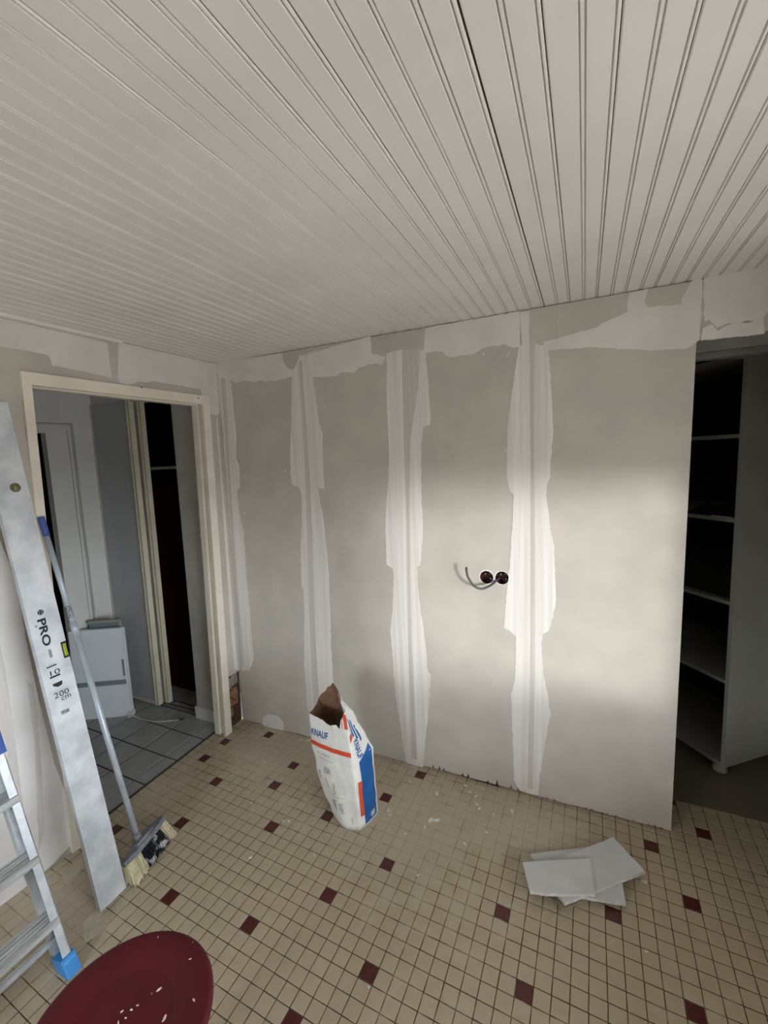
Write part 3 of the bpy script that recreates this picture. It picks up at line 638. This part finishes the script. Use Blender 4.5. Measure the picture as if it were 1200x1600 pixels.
def rimz(u):
    k = [(0.0, 0.512), (0.10, 0.508), (0.20, 0.492), (0.26, 0.505), (0.29, 0.492), (0.315, 0.545), (0.37, 0.590), (0.42, 0.610), (0.50, 0.600), (0.56, 0.605), (0.66, 0.615), (0.76, 0.585), (0.83, 0.545), (0.90, 0.500), (0.96, 0.500), (1.0, 0.512)]
    return interp(k, u % 1.0)+0.004*noise.noise(Vector((u*60, 1, 3)))
def bag(u, z, off=0.0):
    u %= 1.0
    fl_ = (interp(A0F, z), 0.0); fr = (interp(A1F, z), 0.0); br = (interp(A1B, z), 0.130-0.02*max(0, z-.35)/.25); bl = (interp(A0B, z), 0.125)
    def edge(p, q, t, bul):
        dx, dy = q[0]-p[0], q[1]-p[1]; L_ = math.hypot(dx, dy)+1e-6
        b_ = bul*math.sin(math.pi*t)
        return (p[0]+dx*t+dy/L_*b_, p[1]+dy*t-dx/L_*b_)
    low = max(0.0, 1-z/0.45)
    if u < UF: q = edge(fl_, fr, u/UF, 0.018*(0.4+low))
    elif u < US: q = edge(fr, br, (u-UF)/(US-UF), 0.006-0.018*max(0, z-0.3)/0.3)
    elif u < UB: q = edge(br, bl, (u-US)/(UB-US), 0.020)
    else: q = edge(bl, fl_, (u-UB)/(1-UB), 0.012*(0.3+low))
    P = bc+be*q[0]+bn*q[1]+Vector((0, 0, z))
    cen = bc+be*(-0.13)+bn*0.065+Vector((0, 0, z))
    cr = noise.noise(Vector((P.x*16, P.y*16, P.z*11)))*0.006+noise.noise(Vector((P.x*45, P.y*45, P.z*30)))*0.0022
    out = (P-cen); out.z = 0; out.normalize()
    P += out*(cr*min(1, z/0.05+0.2)+off)
    return P
bg_ = tag(empty('plaster_bag', bc+be*(-0.13)+bn*0.06), 'torn open white paper plaster bag with blue and orange print', 'bag')
NU, NV = 96, 26
def us():
    L_ = []
    for i in range(NU): L_.append(i/NU)
    return L_
def shell(off, name, m, flip, zs=0.0):
    V = []; F = []
    for j in range(NV+1):
        for u in us(): V.append(bag(u, zs+(rimz(u)-zs)*j/NV, off))
    for j in range(NV):
        for i in range(NU):
            q = (j*NU+i, j*NU+(i+1) % NU, (j+1)*NU+(i+1) % NU, (j+1)*NU+i); F.append(q[::-1] if flip else q)
    F.append(tuple(range(NU-1, -1, -1)) if not flip else tuple(range(NU)))
    return mk(name, V, F, m, bg_, smooth=True)
shell(0.0, 'paper_sleeve', 'bag_white', False, 0.001); shell(-0.0025, 'kraft_lining', 'bag_brown', True, 0.004)
V = [bag(u, 0.30, -0.004) for u in us()]; ctr = sum(V, Vector())/len(V); mk('plaster_powder', V+[ctr+Vector((0, 0, .03))], [(i, (i+1) % NU, NU) for i in range(NU)], 'powder', bg_, smooth=True)
def patch(name, u0, u1, z0f, z1f, m, nu=14, nv=14, off=0.0009):
    V = []; F = []
    for j in range(nv+1):
        for i in range(nu+1):
            s_ = i/nu; u = u0+(u1-u0)*s_; a, b = z0f(s_), z1f(s_); V.append(bag(u, min(a+(b-a)*j/nv, rimz(u)), off))
    for j in range(nv):
        for i in range(nu): a = j*(nu+1)+i; F.append((a, a+1, a+nu+2, a+nu+1))
    return mk(name, V, F, m, bg_, smooth=True)
K_ = lambda v: (lambda s_: v)
patch('orange_stripe', 0.002, UF-0.004, lambda s_: 0.352+.012*s_, lambda s_: 0.376+.012*s_, 'bag_orange')
patch('blue_panel', UF+0.035, US-0.012, K_(0.012), lambda s_: 0.325+0.05*s_, 'bag_blue', 14, 26)
patch('orange_bar', UF+0.014, UF+0.036, K_(0.06), K_(0.235), 'bag_orange', 4, 16)
patch('orange_bar', US-0.004, US+0.012, K_(0.10), K_(0.27), 'bag_orange', 4, 16)
patch('white_label', UF+0.075, US-0.026, K_(0.022), K_(0.050), 'bag_print', 6, 4, 0.0016)
patch('orange_flap_stripe', UF-0.035, UF-0.006, K_(0.500), K_(0.575), 'bag_orange', 6, 8)
patch('orange_flap_stripe', UF-0.056, UF-0.050, K_(0.500), K_(0.545), 'bag_orange', 4, 8)
patch('orange_mark', UF+0.004, UF+0.036, lambda s_: 0.432+.01*s_, lambda s_: 0.462, 'bag_orange', 6, 6)
for k in range(3): patch('blue_ray', UF+0.040+0.020*k, UF+0.052+0.020*k, lambda s_, k=k: 0.44-0.02*k, lambda s_, k=k: 0.54-0.035*k, 'bag_blue', 4, 10)
def fpatch(name, a0, a1, z0, z1, m, dz=0.0): patch(name, a0, a1, lambda s_: z0+dz*s_, lambda s_: z1+dz*s_, m, 8, 5)
for (a0, a1, z0, z1) in ((0.05, 0.17, 0.322, 0.327), (0.05, 0.20, 0.300, 0.304), (0.10, 0.16, 0.235, 0.268), (0.03, 0.05, 0.19, 0.23), (0.10, 0.115, 0.165, 0.21), (0.17, 0.185, 0.150, 0.20),
                         (0.08, 0.26, 0.140, 0.143), (0.13, 0.17, 0.075, 0.12), (0.20, 0.24, 0.07, 0.115), (0.30, 0.312, 0.028, 0.06)): fpatch('grey_print', a0, a1, z0, z1, 'bag_print', 0.004)
lettering('lettering', 'KNAUF', lambda a, b: bag(0.012+0.165*a, 0.405+0.034*b+0.010*a, 0.0012), 'bag_blue', bg_, 0.028)
lettering('lettering', 'MAG 3', lambda a, b: bag(0.035+0.085*a, 0.355+0.016*b+0.004*a, 0.0016), 'bag_white', bg_, 0.02) if False else None
lettering('lettering', 'KNAUF', lambda a, b: bag(UF+0.030+0.036*b, 0.425-0.085*a, 0.0012), 'bag_blue', bg_, 0.028)

# ------------------------------------------------------------------ plasterboard offcuts on the floor
def offcut(px, z, t, label, m='offcut', tilt=0.0, seed=1.0):
    top = [on_floor(u, v, z+t) for u, v in px]
    lp = rough_loop([(p.x, p.y) for p in top], 0.012, 0.0016, seed)
    o = sheet('plasterboard_offcut', [lp], lambda a, b, d: (a, b, z+d), 0.0, t, m, None, edge='offcut_brown' if m == 'offcut_brown' else 'drywall_side')
    return tag(o, label, 'plasterboard', 'plasterboard offcuts stacked on the tiles')
offcut([(862, 1372), (930, 1356), (945, 1392), (876, 1421)], 0.0005, 0.0125, 'brown edged plasterboard scrap at the bottom of the offcut stack', 'offcut_brown', seed=3)
offcut([(829, 1334), (962, 1318), (978, 1412), (858, 1392)], 0.0135, 0.0125, 'pale plasterboard offcut lying under the two top pieces', seed=5)
offcut([(958, 1308), (1008, 1361), (883, 1411), (836, 1356)], 0.0265, 0.0125, 'pale plasterboard offcut lying diagonally, second from the top', seed=7)
offcut([(817, 1347), (922, 1341), (930, 1397), (852, 1396), (828, 1392)], 0.0395, 0.0125, 'topmost pale plasterboard offcut of the floor stack', seed=9)

# smeared plaster film at the foot of the level
for k, px in enumerate([[(128, 1446), (138, 1432), (152, 1424), (163, 1434), (170, 1432), (166, 1448), (158, 1456), (146, 1466), (134, 1472), (130, 1458)], [(96, 1372), (112, 1350), (130, 1340), (124, 1366), (108, 1384)]]):
    lp = rough_loop([tuple(on_floor(u, v)[:2]) for u, v in px], 0.012, 0.006, 70+k)
    sheet('plaster_smear', [lp], lambda a, b, d: (a, b, d), -0.001, 0.0007, 'smear', fl)
# plaster crumbs
FL = [(683, 1239, 9), (743, 1244, 5), (745, 1256, 6), (749, 1263, 7), (672, 1281, 12), (682, 1281, 10), (664, 1292, 7), (800, 1267, 10), (771, 1273, 5), (727, 1227, 7), (733, 1237, 6), (754, 1232, 6), (634, 1303, 6), (607, 1267, 7),
      (609, 1273, 5), (726, 1318, 5), (641, 1221, 5), (425, 1160, 4), (470, 1156, 6), (482, 1156, 8), (413, 1190, 4), (443, 1282, 6), (451, 1283, 5), (393, 1254, 4), (392, 1339, 4), (491, 1335, 4), (268, 1308, 9), (653, 1367, 4), (619, 1196, 6),
      (760, 1300, 5), (1007, 1377, 8), (576, 1542, 3), (1010, 1486, 4)]
for k, (u, v, s_) in enumerate(FL):
    c = on_floor(u, v, 0.003); sc_ = s_*0.0016; rnd = random.Random(k)
    loop = []
    an = rnd.uniform(0, 6)
    for i in range(7):
        t = 2*math.pi*i/7; r = sc_*rnd.uniform(0.55, 1.1); x, y = r*math.cos(t)*1.3, r*math.sin(t)*0.6
        loop.append((c.x+x*math.cos(an)-y*math.sin(an), c.y+x*math.sin(an)+y*math.cos(an)))
    tag(sheet('plaster_crumb', [loop], lambda a, b, d: (a, b, d), 0.0004, 0.0035, 'flake'),
        {26: 'thin pale plaster sliver beside the broom bristles', 30: 'white plaster crumb at the corner of the offcut stack', 7: 'long white plaster sliver near the foot of the widest wall joint',
         4: 'largest white plaster lump lying between bag and wall', 5: 'jagged white plaster lump next to the largest lump'}.get(k, 'small white crumb of dried plaster on the tile floor'), 'plaster crumb', 'plaster crumbs scattered on the floor')

# ------------------------------------------------------------------ aluminium level
lb = Vector((0.350, -1.112, 0.0)); lt = Vector((0.046, -1.127, 2.02))
lu = (lt-lb).normalized(); lw_ = Vector((0, -1, 0)); lw_ = (lw_-lu*lw_.dot(lu)).normalized(); ln_ = lu.cross(lw_).normalized()
if ln_.x < 0: ln_ = -ln_
def LV(s_, w, d): return lb+lu*s_+lw_*w+ln_*d         # s along, w from the right edge, d out of the face
lev = tag(empty('spirit_level', lb+lw_*0.05), 'long aluminium spirit level leaning against the wall beside the doorway', 'level')
LWD = 0.106
slot = (1.012, 1.078)
prof = [(0.0, -0.024), (LWD, -0.024), (LWD, 0), (0, 0)]
for nm, b in (('beam', (0.006, slot[0], 0.0, LWD)), ('beam', (slot[1], 2.035, 0.0, LWD)), ('beam', (slot[0], slot[1], 0.020, LWD))):
    box(nm, b[0], b[1], b[2], b[3], -0.024, 0.0, 'alu_level', lev, LV)
box('end_cap', 0.0005, 0.006, 0.0, LWD, -0.024, 0.0, 'alu_level', lev, LV)
box('slot_frame', slot[0], slot[1], 0.016, 0.020, -0.022, 0.0008, 'black', lev, LV); box('slot_frame', slot[0], slot[0]+.012, 0.0, 0.012, -0.022, 0.0008, 'black', lev, LV); box('slot_frame', slot[1]-.012, slot[1], 0.0, 0.012, -0.022, 0.0008, 'black', lev, LV)
tube('vial', [LV(slot[0]+.008, 0.0085, -0.006), LV(slot[1]-.008, 0.0085, -0.006)], 0.0085, 'lime', lev, 14)
c = LV(1.705, 0.040, 0); 
tube('vial_ring', [LV(1.705, 0.042, -0.002), LV(1.705, 0.042, 0.0015)], 0.0175, 'vial_dull', lev, 24); tube('round_vial', [LV(1.693, 0.042, 0.001), LV(1.717, 0.042, 0.001)], 0.0060, 'vial_oil', lev, 12)
tube('rivet', [LV(1.17, 0.085, -0.001), LV(1.17, 0.085, 0.001)], 0.004, 'grey_print', lev, 12)
lettering('lettering', 'PRO', lambda a, b: LV(1.192-0.108*a, 0.078-0.029*b, 0.0007), 'black', lev, 0.03)
mk('logo', [LV(1.217+0.011*math.cos(t), 0.060+0.011*math.sin(t), 0.0006) for t in [i*math.pi/4 for i in range(8)]], [tuple(range(8))], 'black', lev)
for t0 in range(4):
    t = t0*math.pi/2+math.pi/4; cx, cy = 1.217+0.0058*math.cos(t), 0.060+0.0058*math.sin(t)
    mk('logo', [LV(cx+0.0028*math.cos(q), cy+0.0028*math.sin(q), 0.0009) for q in (t, t+2.1, t+4.2)], [(0, 1, 2)], 'alu_level', lev)
lettering('lettering', '10', lambda a, b: LV(0.966+0.020*b, 0.078-0.034*a, 0.0007), 'black', lev, 0.0)
lettering('lettering', '200', lambda a, b: LV(0.876+0.021*b, 0.083-0.052*a, 0.0007), 'black', lev, 0.0)
lettering('lettering', 'cm', lambda a, b: LV(0.858+0.014*b, 0.062-0.034*a, 0.0007), 'black', lev, 0.0)
for s0, s1, w0, w1, m in ((0.957, 0.964, 0.046, 0.082, 'black'), (1.000, 1.005, 0.050, 0.084, 'black'), (1.008, 1.010, 0.055, 0.075, 'grey_print'), (1.035, 1.068, 0.056, 0.066, 'grey_print'), (0.806, 0.820, 0.044, 0.074, 'sticker'), (0.897, 0.899, 0.045, 0.08, 'grey_print')):
    box('print', s0, s1, w0, w1, 0.0001, 0.0006, m, lev, LV)
mk('print', [LV(s_, w, 0.0007) for s_, w in ((0.934, 0.044), (0.934, 0.080), (0.924, 0.076), (0.916, 0.062), (0.919, 0.048))], [(0, 1, 2, 3, 4)], 'black', lev)

# ------------------------------------------------------------------ broom
hb = Vector((0.277, -1.000, 0.118)); ht = Vector((0.034, -1.066, 1.556))
hu = (ht-hb).normalized()
br = tag(empty('broom', (0.29, -1.0, 0)), 'push broom with grey tube handle leaning on the door frame', 'broom')
tube('handle', [hb, hb.lerp(ht, 0.3), hb.lerp(ht, 0.66)], 0.0122, 'broom_tube', br, 16)
tube('handle', [hb.lerp(ht, 0.655), hb.lerp(ht, 0.95)], 0.0105, 'broom_tube', br, 16)
tube('collar', [hb.lerp(ht, 0.645), hb.lerp(ht, 0.685)], 0.0134, 'broom_tube', br, 16)
sk = tube('sticker', [hb.lerp(ht, 0.70), hb.lerp(ht, 0.735)], 0.0108, 'sticker', br, 16)
tube('grip_cap', [hb.lerp(ht, 0.945), hb.lerp(ht, 0.96), hb.lerp(ht, 0.995), ht], 0.0125, 'blue_dark', br, 16)
e0 = Vector((0.326, -1.100, 0)); e1 = Vector((0.268, -0.868, 0)); bd = (e1-e0).normalized(); bs = Vector((-bd.y, bd.x, 0)); bs = -bs if bs.x < 0 else bs
BL = (e1-e0).length
def BH(a, w, z): return e0+bd*a+bs*(w+0.22*(0.09-z))+Vector((0, 0, z+0.22*w))
tube('socket', [hb-hu*0.030, hb+hu*0.012], 0.0165, 'broom_grey', br, 16)
lp = [(0.0, -0.006), (0.0, 0.010), (0.05, 0.022), (BL-.05, 0.022), (BL, 0.010), (BL, -0.006), (BL-.05, -0.022), (0.05, -0.022)]
sheet('head_block', [lp], lambda a, w, d: BH(a, w, d), 0.074, 0.096, 'broom_grey', br)
sheet('head_bridge', [[(0.075, -0.016), (0.075, 0.016), (BL-.075, 0.016), (BL-.075, -0.016)]], lambda a, w, d: BH(a, w, d), 0.096, 0.108, 'broom_grey', br)
rnd = random.Random(4)
for (a0, a1, m) in ((0.004, 0.075, 'bristle_blond'), (0.075, BL-.045, 'bristle_black'), (BL-.045, BL-.004, 'bristle_blond')):
    V = []; F = []
    for k in range(int((a1-a0)*5200)):
        a = rnd.uniform(a0, a1); w = rnd.uniform(-0.017, 0.019); h = 0.076
        t = BH(a, w, h); fl2 = (a/BL-0.5)*0.03
        b_ = BH(a+fl2+rnd.gauss(0, .004), w*1.7+0.012+rnd.gauss(0, .004), 0.0); b_.z = 0.0015+abs(rnd.gauss(0, .004)); r = 0.0013
        n = len(V); mid = t.lerp(b_, 0.5)+bs*0.002
        for q in (t, mid, b_): V += [q+bd*r, q-bd*r*0.5+bs*r*0.9, q-bd*r*0.5-bs*r*0.9]
        for j in (0, 3): F += [(n+j, n+j+1, n+j+4, n+j+3), (n+j+1, n+j+2, n+j+5, n+j+4), (n+j+2, n+j, n+j+3, n+j+5)]
    o = mk('bristles', V, F, m, br); o['kind'] = 'stuff'

# ------------------------------------------------------------------ aluminium step ladder
lad = tag(empty('step_ladder', (0.40, -1.60, 0)), 'small aluminium step ladder with blue feet beside the plastered wall', 'ladder')
SL = 0.33; un = math.sqrt(1+SL*SL)
FX = 0.462
def LD(y, v, s_): return Vector((FX-SL*s_/un+v/un, y, s_/un+v*SL/un))
for ya, sg in ((-1.372, -1), (-1.800, 1)):
    y1 = ya+sg*0.003; yf = ya+sg*0.026
    boxes('rail', [(min(ya, y1), max(ya, y1), -0.062, 0.0, 0.035, 1.42), (min(ya, yf), max(ya, yf), -0.003, 0.0, 0.035, 1.42), (min(ya, yf), max(ya, yf), -0.062, -0.059, 0.035, 1.42)], 'alu', lad, f=LD)
    fo = boxes('foot', [(ya-0.036 if sg < 0 else ya-0.008, ya+0.036 if sg > 0 else ya+0.008, -0.062, 0.008, -0.03, 0.060)], 'blue_plastic', lad, f=lambda y, v, s_: (lambda P: Vector((P.x, P.y, max(0.0006, P.z))))(LD(y, v, s_)))
    for k in range(3): boxes('rib', [((ya-0.030, ya+0.004) if sg < 0 else (ya-.004, ya+.030))+(0.008, 0.0105, 0.010+0.016*k, 0.018+0.016*k)], 'blue_light', fo, f=LD)
    boxes('top_cap', [(min(ya, yf)-.004, max(ya, yf)+.004, -0.066, 0.010, 0.80, 0.880)], 'blue_cap', lad, f=LD)
    boxes('end_plug', [(min(ya, yf)-.003, max(ya, yf)+.003, -0.065, 0.004, 1.40, 1.45)], 'blue_cap', lad, f=LD)
    boxes('rear_leg', [(min(ya, yf), max(ya, yf), -0.088, -0.066, 0.06, 1.30)], 'alu', lad, f=LD)
for z in (0.185, 0.398, 0.612, 0.826, 1.04):
    xf = FX-SL*z+0.012
    td = boxes('tread', [(-1.797, -1.376, xf-0.078, xf, z-0.024, z-0.004)], 'alu_tread', lad, f=lambda y, x, zz: (x, y, zz))
    for k in range(5): boxes('tread_rib', [(-1.797, -1.376, xf-0.077+0.0158*k, xf-0.077+0.0158*k+0.011, z-0.004, z)], 'alu_tread', td, f=lambda y, x, zz: (x, y, zz))
boxes('brace', [(-1.797, -1.376, FX-0.10, FX-0.085, 0.075, 0.095)], 'alu', lad, f=lambda y, x, zz: (x, y, zz))

# ------------------------------------------------------------------ maroon stool
zc = 0.50; cx, cy, R0 = 1.134, -1.598, 0.1965
st = tag(empty('round_stool', (cx, cy, 0)), 'round maroon plastic stool seat speckled with paint', 'stool')
lathe('seat', [(0.0, -0.030), (R0-0.02, -0.030), (R0-0.006, -0.026), (R0, -0.018), (R0+0.001, -0.008), (R0-0.003, -0.002), (R0-0.010, 0.0), (R0-0.030, -0.0015), (R0-0.075, -0.0045), (R0-0.082, -0.0075), (R0-0.088, -0.0085), (0.03, -0.010), (0.0005, -0.010)], (cx, cy, zc), 'maroon', st, 96)
rnd = random.Random(11)
for k in range(4):
    t = math.pi/4+k*math.pi/2; a = Vector((cx+0.13*math.cos(t), cy+0.13*math.sin(t), zc-0.03)); b = Vector((cx+0.175*math.cos(t), cy+0.175*math.sin(t), 0.0))
    lg = tube('leg', [a, a.lerp(b, .5), b+Vector((0, 0, .012))], 0.017, 'maroon', st, 14, r1=0.013); tube('foot_pad', [b+Vector((0, 0, .0005)), b+Vector((0, 0, .014))], 0.016, 'black', st, 14)
for k, (u, v, s_) in enumerate([(247, 1464, 3), (297, 1498, 3), (301, 1472, 2), (249, 1545, 6), (303, 1563, 5), (257, 1590, 7), (185, 1598, 4), (205, 1577, 3), (215, 1570, 3), (190, 1580, 3), (237, 1552, 2), (196, 1590, 2)]):
    P = on_floor(u, v, zc); r_ = (Vector((P.x-cx, P.y-cy))).length
    dz = -0.0008 if r_ > R0-0.035 else (-0.003 if r_ > R0-0.07 else -0.0085)
    P = on_floor(u, v, zc+dz+0.0006); an = rnd.uniform(0, 6); q = []
    for i in range(7):
        t = 2*math.pi*i/7; r = s_*0.00085*rnd.uniform(.6, 1.1); x, y = 1.5*r*math.cos(t), .6*r*math.sin(t); q.append((P.x+x*math.cos(an)-y*math.sin(an), P.y+x*math.sin(an)+y*math.cos(an)))
    sheet('paint_splash', [q], lambda a, b, d: (a, b, zc+dz+d), -0.002, 0.0010, 'paint_spot', st)
